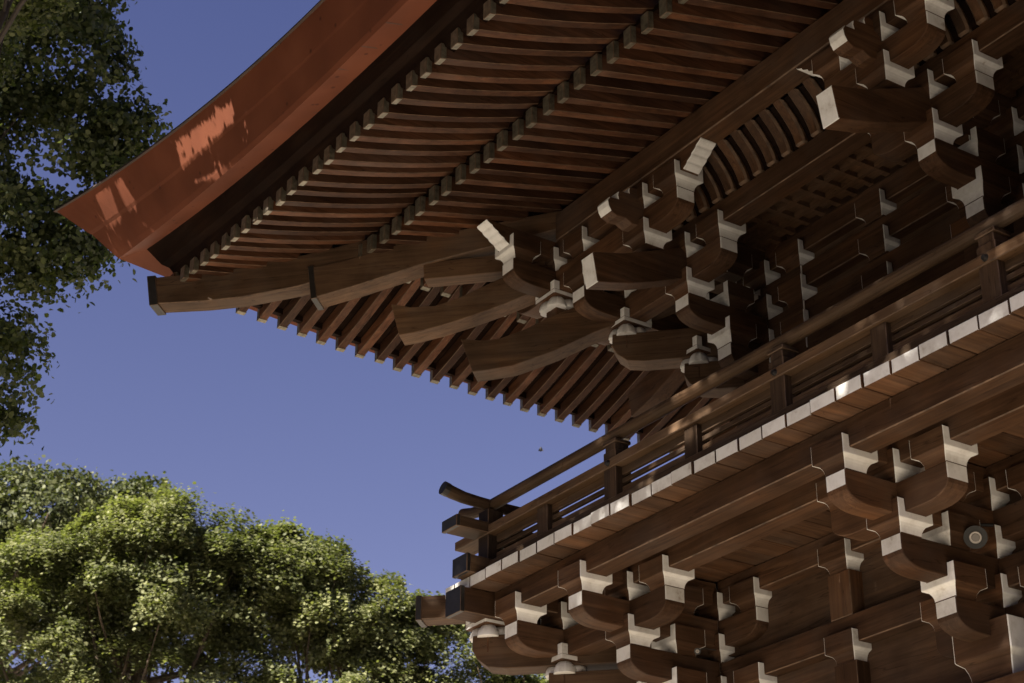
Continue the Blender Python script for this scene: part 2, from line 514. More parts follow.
def front_rows(S, corner, upper, mir=False):
    """members of one facade; mir=True builds them swapped for the return facade of a corner set"""
    def P(x, y): return (y, x) if mir else (x, y)
    AX, AY = ('Y', 'X') if mir else ('X', 'Y')
    SX, SY = ('Y', 'X') if mir else ('X', 'Y')
    # wall plane
    for lev in (0, -1, -2): S.block(0, 0, lev, 'X' if not mir else 'Y')
    wall_levels = (0, -1, -2) if upper else (0, -2)
    for lev in wall_levels:
        for x in (-0.5, 0.5):
            if corner and x < 0: continue
            S.block(*P(x, 0), lev, SX)
        S.arm(AX, 0.0 if corner else -E_, E_, 0, lev - 1, c0=not corner)
    # arms stepping out
    ui = -0.12 if corner else 0.6
    S.arm(AY, -1 * ST - 0.107, ui, 0, -3, c1=False)
    S.arm(AY, -2 * ST - 0.107, ui, 0, -2, c1=False)
    for lev in (-2, -1, 0): S.block(*P(0, -0.5), lev, SY)
    S.block(*P(0, -1.0), -1, SX)
    if not upper:
        S.arm(AY, -3 * ST - 0.107, ui, 0, -1, c1=False)
        S.arm(AY, -1.38, ui, 0, 0, c0=False, c1=False, h=0.205)
    # second step row at level a
    xs = (0.5, 0.0, -1.0, -1.5) if corner else (0.5, 0.0, -0.5)
    for x in xs: S.block(*P(x, -1.0), 0, SX)
    S.arm(AX, -1.607 if corner else -E_, E_, -1.0, -1)
    # third step
    S.block(*P(0, -1.5), 0, SX)
    if corner: S.block(*P(-1.0, -1.5), 0, SX)
    if upper:
        zz = S.za - (3 * H - 0.02)
        base = S.za - 3 * H + 0.02
        # tail rafter sloping out under the third step
        poly = [(-2.22, 9.885), (-1.85, 9.985), (-1.5, 10.13), (-0.75, 10.44), (0.3, 10.87), (0.3, 10.53), (-0.75, 10.10), (-1.5, 9.79), (-1.8, 9.68), (-2.17, 9.585)]
        poly = [(u, z - base) for u, z in poly]
        ang = 0 if mir else HALF
        S.prism('tail_rafter', poly, 0.19, ang, (0, 0, 0), [WX if mir else WY, WHITE], white=lambda nu, nz: nu < -0.9)
        # third-step arm with its blocks, the carved sub-purlin and the nose
        x0 = -2.12 if corner else -E_
        S.arm(AX, x0, E_, -1.5, 0)
        for x in ((0.5, 0.0, -1.0, -1.5, -2.0) if corner else (0.5, 0.0, -0.5)):
            if corner and x == -1.5: continue
            S.block(*P(x, -1.5), 1, SX)
        z0 = S.z(1) - 0.10; z1 = z0 + 0.208
        l = -2.45 if corner else -0.95
        right = wavy_end(1, z1, z0, 0.98, 0.70)
        left = [(l - 0.70 + u, z) for u, z in wavy_end(-1, z1, z0, 0.28, 0.0)] if False else [(l + (0.98 + u), z) for u, z in wavy_end(-1, z1, z0, 0.98, 0.70)]
        S.prism('carved_arm', right + left[::-1], 0.19, HALF if mir else 0, (-1.5, 0, 0) if mir else (0, -1.5, 0),
                [WY if mir else WX, WHITE], white=lambda nu, nz: abs(nu) > 0.12)
        znose = S.z(0) - 0.10
        S.prism('carved_nose', [(u, z + znose) for u, z in nose_poly()], 0.17, 0 if mir else HALF, (0, 0, 0),
                [WX if mir else WY, WHITE], white=lambda nu, nz: nu < -0.5)

def poly_diag(pts): return [(-e * math.sqrt(2), z) for e, z in pts]

def corner_set(xc, yc, za, upper):
    S = BSet(xc, yc, za)
    base = za - 3 * H + 0.02
    S.block(-0.5, -0.5, -2, 'L'); S.block(-1.0, -1.0, -1, 'L'); S.block(-1.5, -1.5, 0, 'L')
    if upper: S.block(-1.5, -1.5, 1, 'X')
    front_rows(S, True, upper, False)
    front_rows(S, True, upper, True)
    def dg(name, pts, w, white=None, mats=(WDG, WHITE)):
        S.prism(name, poly_diag([(e, z - base) for e, z in pts]), w, math.pi / 4, (0, 0, 0), list(mats), white)
    # diagonal arms
    def boat(e, ztop, h):
        return [(-0.2, ztop), (e, ztop), (e + 0.005, ztop - 0.13), (e - 0.03, ztop - 0.22), (e - 0.10, ztop - h * 0.93), (e - 0.22, ztop - h), (-0.2, ztop - h)]
    za_ = za
    dg('bracket_arm', boat(0.60, za_ - 2 * H - 0.24, 0.30), 0.24)
    dg('bracket_arm', boat(1.10, za_ - H - 0.24, 0.32), 0.24)
    if not upper:
        dg('bracket_arm', boat(1.60, za_ - 0.24, 0.32), 0.24)
    else:
        dg('tail_rafter', [(2.73, 10.36), (2.58, 10.30), (2.4, 10.29), (2.24, 10.345), (2.1, 10.43), (1.5, 10.78), (0.3, 11.4), (0.3, 11.05), (1.7, 10.33), (1.9, 10.23), (2.14, 10.13), (2.36, 10.05), (2.56, 10.0), (2.66, 9.985)], 0.25)
        dg('tail_rafter', [(2.20, 9.88), (2.05, 9.845), (1.92, 9.845), (1.74, 9.92), (1.53, 10.05), (0.3, 10.66), (0.3, 10.25), (1.24, 9.82), (1.53, 9.65), (1.82, 9.53), (2.0, 9.505), (2.11, 9.50)], 0.25)
        dg('bracket_arm', [(1.86, 10.84), (2.5, 10.82), (2.49, 10.63), (1.86, 10.63)], 0.2)
    return S

def normal_set(xc, yc, za, upper):
    S = BSet(xc, yc, za)
    front_rows(S, False, upper)
    return S

corner_set(XL, YL, A_L, False)
corner_set(XU, YU, A_U, True)
lowset = normal_set(XL + BAY, YL, A_L, False)
upset = normal_set(XU + 3.245, YU, A_U, True)
bpy.context.view_layer.update()
lz, uz = lowset.root.location, upset.root.location
copy_tree(lowset.root, gate, (XL + 2 * BAY, YL, lz.z))
copy_tree(upset.root, gate, (XU + 3.245 + BAY, YU, uz.z))
for yy in (YL + BAY,):                                          # return facade
    pass

# ---- struts with a block on top in the middle of every bay
def mid_strut(x, y, lev_top, zbot, za):
    ztop = za + H * lev_top
    b = MB(); b.box(-0.13, 0.13, -0.115, 0.1, zbot - ztop, -0.24)
    s = b.build('strut', [WZ], gate, 0.006, (x, y, ztop))
    link('bearing_block', BLK['X'], s, 0.005, (0, 0, 0))
for i in (0, 1):
    xm = XL + BAY * (i + 0.5) + 0.03
    mid_strut(xm, YL, 0, 6.245, A_L); mid_strut(xm, YL, -2, 5.3, A_L)
    xm = XU + BAY * (i + 0.5)
    for lev in (0, -1, -2):
        mid_strut(xm, YU, lev, A_U + H * (lev - 1) + 0.14, A_U)

# ---- beams
XE, YE = 13.0, 8.0
def beam(name, x0, x1, y0, y1, z0, z1, mat, bevel=0.008, px=0, py=0, mats=None):
    b = MB(); b.box(x0, x1, y0, y1, z0, z1, px, py)
    return b.build(name, mats or [mat], gate, bevel)
# lower storey walls
beam('wall_beam', XL + 0.1, XE, YL - 0.11, YL + 0.11, A_L - 0.10, 6.998, WX)
beam('wall_beam', XL + 0.1, XE, YL - 0.11, YL + 0.11, A_L - 2 * H - 0.10, 6.248, WX)
beam('wall_beam', XL - 0.4, XE, YL - 0.30, YL + 0.30, 5.10, 5.30, WX)
beam('wall_beam', XL - 0.3, XE, YL - 0.12, YL + 0.12, 4.55, 5.10, WX)
beam('wall_beam', XL - 0.11, XL + 0.11, YL + 0.12, YE, A_L - 0.097, 6.996, WY)
beam('wall_beam', XL - 0.11, XL + 0.11, YL + 0.12, YE, A_L - 2 * H - 0.097, 6.246, WY)
beam('wall_beam', XL - 0.3, XL + 0.3, YL + 0.31, YE, 5.104, 5.296, WY)
beam('wall', XL + 0.05, XE, YL + 0.03, YL + 0.09, 0.2, 6.99, PLANK)
beam('wall', XL - 0.03, XL + 0.03, YL + 0.10, YE, 0.2, 6.985, PLANK)
for i in range(5):
    b = MB(); b.tube([(0, 0, 0.0), (0, 0, 0.25), (0, 0, 5.1)], [0.30, 0.27, 0.25], 20)
    b.build('column', [WZ], gate, 0, (XL + BAY * i, YL, 0))
for i in (1, 2):
    b = MB(); b.tube([(0, 0, 0.0), (0, 0, 0.25), (0, 0, 5.1)], [0.30, 0.27, 0.25], 20)
    b.build('column', [WZ], gate, 0, (XL, YL + BAY * i, 0))
# beams under the balcony
beam('balcony_beam', -1.95, XE, -0.44, -0.22, 6.776, 6.998, WX, mats=[WX, CAPD], px=1)
beam('balcony_beam', -1.40, XE, 0.06, 0.28, 6.776, 6.996, WX)
beam('balcony_beam', -1.69, -1.44, -0.77, YE, 6.76, 6.994, WY)
beam('balcony_beam', -1.28, -1.06, -0.2, YE, 6.779, 6.993, WY)
b = MB(); b.box(-1.697, -1.433, -0.81, -0.765, 6.755, 6.999); b.build('beam_cap', [CAPD], gate, 0.004)
b = MB(); b.prism(poly_diag([(0.3, 7.05), (1.965, 7.05), (1.965, 6.83), (0.3, 6.83)]), 0.22, math.pi / 4, (XL, YL, 0)); b.build('balcony_beam', [WDG], gate)
b = MB(); b.prism(poly_diag([(1.95, 7.058), (1.99, 7.058), (1.99, 6.82), (1.95, 6.82)]), 0.235, math.pi / 4, (XL, YL, 0)); b.build('beam_cap', [CAPD], gate, 0.004)

# ---- balcony floor boards, their ends painted white
bw = BAY / 12
fb = None
for n in range(-2, 42):
    x0 = -1.453 + bw * n
    x1 = x0 + bw
    if n == -2: x0 = -1.89
    if fb is None or n == -1:
        m = MB(); m.box(-(x1 - x0) / 2 + 0.006, (x1 - x0) / 2 - 0.006, -0.95, 0.95, -0.054, 0.054, py=1)
        fb = m.build('floor_board', [WY, WHITE], gate, 0.004, ((x0 + x1) / 2, 0.25, 7.056))
    else:
        fb = dup(fb); fb.location = ((x0 + x1) / 2, 0.25 + random.uniform(-0.012, 0.012), 7.056 + random.uniform(-0.003, 0.003)); fb.rotation_euler = (0, random.uniform(-0.005, 0.005), 0)
m = MB(); m.box(-1.89, XL + 0.2, 1.203, YE, 7.003, 7.108, px=1); m.build('balcony_floor', [WX, WHITE], gate)
m = MB(); m.box(XL + 0.203, XE, 1.203, YE, 7.02, 7.105); m.build('balcony_floor', [WX], gate)

# ---- railing
m = MB()
m.box(-1.86, XE, -0.55, -0.34, 7.113, 7.262)
rail = m.build('railing', [RAIL], gate, 0.006)
def sub(b, name, mats, bevel=0.006): return b.build(name, mats, rail, bevel)
m = MB(); m.box(-1.60, -1.36, -0.76, YE, 7.114, 7.285); sub(m, 'base_rail', [RAILY])
m = MB(); m.box(-1.607, -1.353, -0.80, -0.757, 7.112, 7.292); sub(m, 'rail_cap', [CAPD])
m = MB(); m.box(-1.98, XE, -0.55, -0.33, 7.54, 7.625); sub(m, 'middle_rail', [RAIL])
m = MB(); m.box(-1.64, -1.39, -0.86, YE, 7.546, 7.65); sub(m, 'middle_rail', [RAILY])
m = MB(); m.box(-1.647, -1.383, -0.90, -0.857, 7.542, 7.656); sub(m, 'rail_cap', [CAPD])
m = MB(); m.tube([(-2.0, -0.45, 7.94), (-1.85, -0.45, 7.90), (-1.68, -0.45, 7.874), (-1.5, -0.45, 7.868), (XE, -0.45, 7.868)], 0.056, 14); sub(m, 'handrail', [RAIL], 0)
m = MB(); m.tube([(-1.5, -0.97, 7.925), (-1.5, -0.88, 7.903), (-1.5, -0.76, 7.882), (-1.5, -0.6, 7.872), (-1.5, -0.4, 7.866), (-1.5, YE, 7.866)], [0.064, 0.062, 0.058, 0.056, 0.056, 0.056], 14); sub(m, 'handrail', [RAILY], 0)
m = MB(); m.tube([(-1.5, -0.985, 7.929), (-1.5, -0.93, 7.915)], 0.067, 14); sub(m, 'rail_cap', [CAPD], 0)
for z0, z1 in ((7.262, 7.362), (7.394, 7.437), (7.466, 7.54)):
    m = MB(); m.box(-1.38, XE, -0.465, -0.43, z0 + 0.001, z1 - 0.001); sub(m, 'slat', [RAIL], 0.003)
for z0, z1 in ((7.286, 7.362), (7.394, 7.437), (7.466, 7.545)):
    m = MB(); m.box(-1.515, -1.48, -0.33, YE, z0 + 0.001, z1 - 0.001); sub(m, 'slat', [RAILY], 0.003)
post = None
for i in range(5):
    x = 0.49 + 2.15 * i
    if post is None:
        m = MB(); m.box(-0.085, 0.085, -0.085, 0.085, 7.113, 7.70); m.box(-0.07, 0.07, -0.075, 0.075, 7.70, 7.765, skip='b')
        m.box(-0.09, 0.09, -0.085, 0.085, 7.766, 7.80)
        post = sub(m, 'post', [RAILZ]); post.location = (x, -0.45, 0)
    else:
        post = dup(post); post.location = (x, -0.45, 0)
    m = MB(); m.tube([(x, -0.548, 7.583), (x, -0.575, 7.583)], [0.03, 0.018], 10); sub(m, 'nail_cover', [CAPD], 0)
    st = MB(); st.box(-0.08, 0.08, -0.07, 0.07, 7.113, 7.539); o = sub(st, 'strut', [RAILZ]); o.location = (x + 1.075, -0.45, 0)
st = MB(); st.box(-0.08, 0.08, -0.07, 0.07, 7.113, 7.539); o = sub(st, 'strut', [RAILZ]); o.location = (-0.55, -0.45, 0)
m = MB(); m.box(-0.085, 0.085, -0.085, 0.085, 7.113, 7.80); o = sub(m, 'post', [RAILZ]); o.location = (-1.5, -0.45, 0)
for i in range(3):
    m = MB(); m.box(-0.085, 0.085, -0.085, 0.085, 7.113, 7.80); o = sub(m, 'post', [RAILZ]); o.location = (-1.5, 1.6 + 2.1 * i, 0)

# ---- upper storey
beam('wall', XU + 0.03, XE, YU + 0.03, YU + 0.09, 7.11, 11.55, PLANK)
beam('wall', XU - 0.03, XU + 0.03, YU + 0.10, YE, 7.11, 11.54, PLANK)
for lev in (0, -1, -2, -3):
    z0 = A_U + H * lev - 0.097
    beam('wall_beam', XU + 0.14, XE, YU - 0.09, YU + 0.09, z0, z0 + 0.238, WX)
    beam('wall_beam', XU - 0.09, XU + 0.09, YU + 0.14, YE, z0 - 0.004, z0 + 0.236, WY)
beam('wall_beam', XU - 0.3, XE, YU - 0.25, YU + 0.25, 8.72, 8.90, WX)
for i in range(4):
    b = MB(); b.tube([(0, 0, 7.11), (0, 0, 8.72)], 0.22, 20); b.build('column', [WZ], gate, 0, (XU + 3.245 * i, YU, 0))
# beam on the second step, purlin on the third
beam('eave_beam', -1.11, XE, 0.73, 0.95, A_U - 0.10, 10.535, WX)
beam('eave_beam', -1.105, -0.89, 0.952, YE, A_U - 0.096, 10.531, WY)
beam('purlin', -1.39, XE, 0.23, 0.45, 10.898, 11.215, WX, 0.01)
beam('purlin', -1.61, -1.391, 0.46, YE, 10.894, 11.212, WY, 0.01)
# curved ribs between them
def rib_poly():
    out, inn = [], []
    for i in range(9):
        t = i / 8
        y = 0.735 - 0.265 * (t ** 1.6)
        z = 10.535 + 0.385 * t
        out.append((y - 0.035, z)); inn.append((y + 0.04, z))
    return out + inn[::-1]
rb = None
for i in range(44):
    x = -0.80 + 0.2 * i
    if rb is None:
        m = MB(); m.prism(rib_poly(), 0.125, HALF); rb = m.build('ceiling_rib', [WZ], gate, 0.02, (x, 0, 0))
    else: rb = dup(rb); rb.location = (x, 0, 0)
m = MB()
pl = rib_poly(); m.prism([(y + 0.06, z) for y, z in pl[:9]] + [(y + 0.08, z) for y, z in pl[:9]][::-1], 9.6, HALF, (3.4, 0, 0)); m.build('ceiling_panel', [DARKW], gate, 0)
# coffered ceiling between wall and second step
m = MB(); m.box(-0.85, XE, 0.952, 1.748, 10.60, 10.63)
for i in range(56): m.box(-0.6 + 0.22 * i, -0.54 + 0.22 * i, 0.955, 1.745, 10.545, 10.599)
for j in range(3): m.box(-0.85, XE, 1.10 + 0.22 * j, 1.15 + 0.22 * j, 10.548, 10.5985)
m.build('ceiling_panel', [CEIL], gate, 0)

# ---- eaves. "A" faces the camera; "B" is its mirror image round the corner
EO, EI = 4.5, 3.07
def r_out(x): return 0.32 * max(0.0, 1 - max(0, x + 4.5) / 6.2) ** 2
def r_in(x): return 0.10 * max(0.0, 1 - max(0, x + 3.07) / 4.8) ** 2
YO, YI = YU - EO, YU - EI
def base_z(x, y): return 10.845 + r_in(x) + 0.26 * (y - YI)
def fly_z(x, y):
    t = (y - YO) / (-1.15 - YO)
    z0 = 10.555 + r_out(x); z1 = 11.07 + r_in(x) * 1.2
    return z0 + (z1 - z0) * t * (0.78 + 0.22 * t)
def ident(p): return p
def mirB(p): return mirror_pt(p, XU, YU)
RW = 0.096
def rafter(name, x, y0, y1, zf, h, mp, mat):
    x += random.uniform(-0.007, 0.007); dz = random.uniform(-0.006, 0.006); y0 += random.uniform(-0.010, 0.010); zf0 = zf
    zf = lambda a, q: zf0(a, q) + dz
    b = MB(); N = 6
    bot = [(y0 + (y1 - y0) * i / N, zf(x, y0 + (y1 - y0) * i / N)) for i in range(N + 1)]
    for s in (-1, 1):
        pass
    poly = bot + [(y, z + h) for y, z in bot[::-1]]
    b.prism(poly, RW, HALF, (x, 0, 0))
    b.v = [mp(v) for v in b.v]
    o = b.build(name, [mat], gate, 0.005)
    c = MB(); z = zf(x, y0); sl = (zf(x, y0 + 0.1) - z) / 0.1
    c.prism([(y0 - 0.006, z - 0.006), (y0 + 0.055, z + 0.055 * sl - 0.006), (y0 + 0.055, z + 0.055 * sl + h + 0.004), (y0 - 0.006, z + h + 0.004)], RW + 0.010, HALF, (x, 0, 0))
    c.v = [mp(v) for v in c.v]
    c.build('rafter_cap', [CAPM], o, 0.004)
def rafters(mp, xs, mat):
    for x in xs:
        inner = x + 1.84 - 0.09
        if x > -4.46: rafter('flying_rafter', x, YO, min(-1.02, inner), fly_z, 0.15, mp, mat)
        if x > -2.95: rafter('base_rafter', x, YI, min(1.7, inner), base_z, 0.17, mp, mat)
xsA = [-2.936 + 0.25 * k for k in range(-6, 38)]
xsB = [(-1.332 - 1.84) + 0.25 * k for k in range(-5, 33)]
rafters(ident, xsA, RFY)
rafters(mirB, xsB, RFX)

def loft(name, sec, mats, mp, slots=None, tmax=13.0, closed=False, solid=0.0, n=48):
    """section points (E, z) as functions of the distance from the corner, swept along the eave and mitred on the diagonal"""
    b = MB(); rows = []
    for i in range(n + 1):
        t = (i / n) ** 1.35
        row = []
        d0 = t * (tmax + 4.6)
        for E, z in sec(d0):
            y = YU - E
            xs_ = -E
            row.append(mp((xs_ + t * (tmax - xs_), y, z)))
        rows.append(row)
    k = len(rows[0])
    for r0, r1 in zip(rows, rows[1:]):
        for j in range(k if closed else k - 1):
            j2 = (j + 1) % k
            b.quad([r0[j], r1[j], r1[j2], r0[j2]], (slots[j] if slots else 0))
    o = b.build(name, mats, gate, 0)
    if solid:
        md = o.modifiers.new('thick', 'SOLIDIFY'); md.thickness = solid; md.offset = 0
    for p in o.data.polygons: p.use_smooth = False
    return o
def cc(d, p=2.2): return max(0.0, 1 - d / 6.2) ** p
def ro(d): return 0.32 * cc(d, 2)
def ri(d): return 0.10 * max(0.0, 1 - max(0, d - 1.5) / 4.8) ** 2
def lip(d): return 0.40 * cc(d)
for mp, tm in ((ident, XE), (mirB, 6.2)):
    # boarding over the rafters
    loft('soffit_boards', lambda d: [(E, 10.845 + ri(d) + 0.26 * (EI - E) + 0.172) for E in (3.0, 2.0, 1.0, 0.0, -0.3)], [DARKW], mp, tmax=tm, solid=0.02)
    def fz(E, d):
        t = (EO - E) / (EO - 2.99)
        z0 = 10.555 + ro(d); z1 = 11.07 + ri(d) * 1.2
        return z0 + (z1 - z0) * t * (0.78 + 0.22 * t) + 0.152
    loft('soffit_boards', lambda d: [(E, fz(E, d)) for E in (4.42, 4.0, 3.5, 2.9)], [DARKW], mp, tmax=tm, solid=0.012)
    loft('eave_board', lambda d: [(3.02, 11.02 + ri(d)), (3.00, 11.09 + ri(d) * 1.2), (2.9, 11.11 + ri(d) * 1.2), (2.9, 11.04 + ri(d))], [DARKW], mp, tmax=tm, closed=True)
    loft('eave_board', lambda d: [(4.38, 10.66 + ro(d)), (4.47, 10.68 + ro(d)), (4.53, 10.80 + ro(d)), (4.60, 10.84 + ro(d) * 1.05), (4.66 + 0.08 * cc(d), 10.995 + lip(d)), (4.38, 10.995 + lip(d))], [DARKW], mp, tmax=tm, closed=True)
    loft('eave_edge', lambda d: [(4.64 + 0.08 * cc(d), 10.99 + lip(d)), (4.90 + 0.06 * cc(d), 10.925 + 0.95 * lip(d)), (4.925 + 0.08 * cc(d), 10.975 + 0.97 * lip(d)), (4.985 + 0.22 * cc(d), 11.23 + 1.03 * lip(d)),
                                 (4.995 + 0.25 * cc(d), 11.26 + 1.04 * lip(d)), (5.08 + 0.46 * cc(d), 11.58 + 1.06 * lip(d)), (4.4, 11.75 + lip(d))], [RED], mp, tmax=tm, closed=True)
    loft('roof', lambda d: [(5.07 + 0.46 * cc(d), 11.572 + 1.06 * lip(d)), (5.105 + 0.46 * cc(d), 11.575 + 1.06 * lip(d)), (5.10 + 0.46 * cc(d), 11.60 + 1.06 * lip(d)), (4.0, 12.05 + 0.9 * lip(d)), (2.0, 12.95), (0.0, 14.2), (-3.0, 16.6), (-5.5, 18.9)], [ROOFM], mp, tmax=tm)

# seams of the cladding on the underside of the eave edge
sm = None
for k in range(28):
    x = -4.2 + 0.42 * k
    d = x + 4.7
    zi, zo = 10.99 + lip(d) - 0.003, 10.925 + 0.95 * lip(d) - 0.003
    yi, yo = YU - 4.66 - 0.08 * cc(d), YU - 4.90 - 0.06 * cc(d)
    m = MB(); m.prism([(yi, zi), (yo, zo), (yo, zo + 0.012), (yi, zi + 0.012)], 0.020, HALF, (x, 0, 0)); m.build('seam', [SEAM], gate, 0)

# hip rafters on the diagonal
def hip(name, pts, w, mat, cap=None):
    b = MB(); b.prism(poly_diag(pts), w, math.pi / 4, (XU, YU, 0)); return b.build(name, [mat], gate, 0.01)
h1 = hip('hip_rafter', [(0.0, 11.5), (2.5, 11.12), (3.1, 10.93), (3.35, 10.885), (3.31, 10.515), (3.0, 10.61), (2.5, 10.79), (1.5, 11.05), (0.0, 11.4)], 0.26, WDG)
b = MB(); b.prism(poly_diag([(3.34, 10.90), (3.385, 10.895), (3.345, 10.50), (3.30, 10.505)]), 0.275, math.pi / 4, (XU, YU, 0)); b.build('rafter_cap', [CAPD], h1, 0.004)
h2 = hip('hip_rafter', [(2.6, 11.25), (3.4, 11.06), (4.0, 10.965), (4.62, 10.955), (4.585, 10.63), (4.2, 10.605), (3.9, 10.61), (3.46, 10.675), (2.6, 10.95)], 0.23, WDG)
b = MB(); b.prism(poly_diag([(4.60, 10.975), (4.67, 10.975), (4.625, 10.612), (4.555, 10.612)]), 0.25, math.pi / 4, (XU, YU, 0)); b.build('rafter_cap', [CAPD], h2, 0.004)

# ------------------------------------------------------------------ lamp and fitting on the brackets
def floodlight(loc, aim, s, name, label, cat):
    root = empty(name, loc); tag(root, label, cat)
    d = (Vector(aim) - Vector(loc)).normalized()
    L = Vector(loc)
    m = MB(); m.tube([L - d * 0.16 * s, L - d * 0.14 * s, L - d * 0.02 * s, L + d * 0.02 * s], [0.05 * s, 0.085 * s, 0.11 * s, 0.118 * s], 20); m.build('housing', [IRON], root, 0)
    m = MB(); m.tube([L + d * 0.018 * s, L + d * 0.035 * s], [0.066 * s, 0.060 * s], 20); m.build('ring', [STEEL], root, 0)
    m = MB(); m.tube([L + d * 0.03 * s, L + d * 0.042 * s], [0.045 * s, 0.038 * s], 16); m.build('lens', [LENS], root, 0)
    m = MB(); p = L - d * 0.08 * s
    m.tube([p + Vector((-0.12 * s, 0, 0)), p + Vector((-0.12 * s, 0.03, 0.10 * s)), p + Vector((-0.05 * s, 0.1, 0.16 * s)), p + Vector((0.0, 0.2, 0.17 * s))], 0.018 * s, 8); m.build('mount', [IRON], root, 0)
floodlight((3.30, 0.72, 6.318), (9.5, -6.5, 1.0), 0.74, 'floodlight', 'round black floodlight with pale lens fixed among the lower brackets at right', 'lamp')
floodlight((0.42, 0.40, 6.12), (8.0, -6.0, 1.0), 0.24, 'small_fitting', 'tiny dark metal fitting tucked between the lower corner brackets', 'lamp')  # small metal fitting, built from the floodlight's parts

# ------------------------------------------------------------------ trees
def leaf_cloud(name, mat, P, size, parent, up=0.5, outward=None, aspect=0.66, r=rng):
    n = len(P)
    nrm = r.normal(size=(n, 3)); nrm[:, 2] += up * 2.0
    if outward is not None: nrm += outward * 1.2
    nrm /= np.linalg.norm(nrm, axis=1)[:, None]
    t = r.normal(size=(n, 3)); t -= nrm * (t * nrm).sum(1)[:, None]
    t /= np.linalg.norm(t, axis=1)[:, None]
    bt = np.cross(nrm, t)
    s = size * r.uniform(0.65, 1.35, (n, 1))
    V = np.empty((n, 6, 3))
    fold = nrm * s * 0.12
    for i, (a, c) in enumerate(((-0.5, 0), (-0.18, 0.5), (0.22, 0.42), (0.5, 0), (0.22, -0.42), (-0.18, -0.5))):
        V[:, i] = P + t * s * a + bt * s * aspect * c + fold * (abs(c) * 2)
    me = bpy.data.meshes.new(name)
    me.vertices.add(n * 6); me.loops.add(n * 6); me.polygons.add(n)
    me.vertices.foreach_set('co', V.reshape(-1))
    me.loops.foreach_set('vertex_index', np.arange(n * 6, dtype=np.int32))
    me.polygons.foreach_set('loop_start', np.arange(0, n * 6, 6, dtype=np.int32))
    me.update(); me.validate()
    me.materials.append(mat)
    return link(name, me, parent, 0)

def clusters_on(blobs, per, r):
    """cluster centres spread through the outer shell of several ellipsoids"""
    C, O = [], []
    for (cx, cy, cz, rx, ry, rz), k in zip(blobs, per):
        v = r.normal(size=(k, 3)); v /= np.linalg.norm(v, axis=1)[:, None]
        rad = r.uniform(0.55, 1.0, (k, 1)) ** 0.6
        C.append(np.array([cx, cy, cz]) + v * rad * np.array([rx, ry, rz])); O.append(v)
    return np.vstack(C), np.vstack(O)

def tree(name, base, blobs, per, leaves_per, csize, leaf, mat, bark, label, group=None, seed=1, up=0.5, trunk_r=0.3, limbs=14, flat=0.6, holes=None, aspect=0.66):
    r = np.random.default_rng(seed); rr = random.Random(seed)
    root = empty(name, base); tag(root, label, 'tree', group)
    C, O = clusters_on(blobs, per, r)
    n = len(C)
    k = np.maximum(4, (leaves_per * r.uniform(0.5, 1.5, n))).astype(int)
    idx = np.repeat(np.arange(n), k)
    sc = (csize * r.uniform(0.6, 1.4, n))[idx]
    ang = r.uniform(0, 2 * math.pi, len(idx)); rad = np.sqrt(r.uniform(0, 1, len(idx))) * (0.75 + 0.25 * np.sin(ang * 3 + idx))
    dz = flat * (0.7 - rad ** 2) + r.normal(size=len(idx)) * 0.16
    P = C[idx] + np.stack([rad * np.cos(ang) * sc, rad * np.sin(ang) * sc, dz * sc], 1)
    if holes is not None: keep = holes(P); P, idx = P[keep], idx[keep]
    leaf_cloud('crown', mat, P, leaf, root, up, O[idx], aspect, r)
    m = MB()
    B = Vector(base); cen = Vector(C.mean(0)); top = Vector((cen.x, cen.y, cen.z))
    fork = B.lerp(top, 0.55); fork.z = B.z + (top.z - B.z) * 0.62
    m.tube([B, B + (fork - B) * 0.4 + Vector((rr.uniform(-.3, .3), rr.uniform(-.3, .3), 0)), fork, top], [trunk_r * 1.3, trunk_r, trunk_r * 0.8, trunk_r * 0.35], 10)
    pick = rr.sample(range(n), min(n, limbs))
    for i in pick:
        e = Vector(C[i])
        s = fork.lerp(top, rr.uniform(0.0, 0.9))
        mid = s.lerp(e, 0.5) + Vector((rr.uniform(-.4, .4), rr.uniform(-.4, .4), -0.08 * (e - s).length))
        q1 = s.lerp(mid, 0.5) + Vector((rr.uniform(-.15, .15), rr.uniform(-.15, .15), rr.uniform(-.1, .15)))
        q2 = mid.lerp(e, 0.5) + Vector((rr.uniform(-.15, .15), rr.uniform(-.15, .15), rr.uniform(-.1, .15)))
        w = trunk_r * rr.uniform(0.22, 0.42)
        m.tube([s, q1, mid, q2, e], [w, w * 0.8, w * 0.6, w * 0.4, w * 0.15], 6)
    m.build('trunk', [bark], root, 0)
    return root

# evergreen at the left, behind the tip of the roof
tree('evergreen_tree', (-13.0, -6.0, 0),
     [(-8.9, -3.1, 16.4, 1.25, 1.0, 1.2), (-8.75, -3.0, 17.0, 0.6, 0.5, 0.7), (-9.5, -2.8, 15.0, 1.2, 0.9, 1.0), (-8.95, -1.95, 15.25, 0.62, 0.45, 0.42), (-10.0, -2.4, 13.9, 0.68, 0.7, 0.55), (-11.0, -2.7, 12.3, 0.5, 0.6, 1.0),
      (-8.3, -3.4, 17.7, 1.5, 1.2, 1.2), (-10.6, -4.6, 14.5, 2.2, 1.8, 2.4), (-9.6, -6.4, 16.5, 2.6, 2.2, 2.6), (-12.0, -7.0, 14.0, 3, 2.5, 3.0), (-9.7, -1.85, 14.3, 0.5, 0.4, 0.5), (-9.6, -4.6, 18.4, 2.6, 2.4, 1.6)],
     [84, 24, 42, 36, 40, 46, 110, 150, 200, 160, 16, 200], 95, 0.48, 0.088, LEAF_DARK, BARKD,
     'dark shaded evergreen tree at the left behind the roof tip, showing sky through its leaves', seed=3, up=0.1, trunk_r=0.24, limbs=5, flat=0.7)

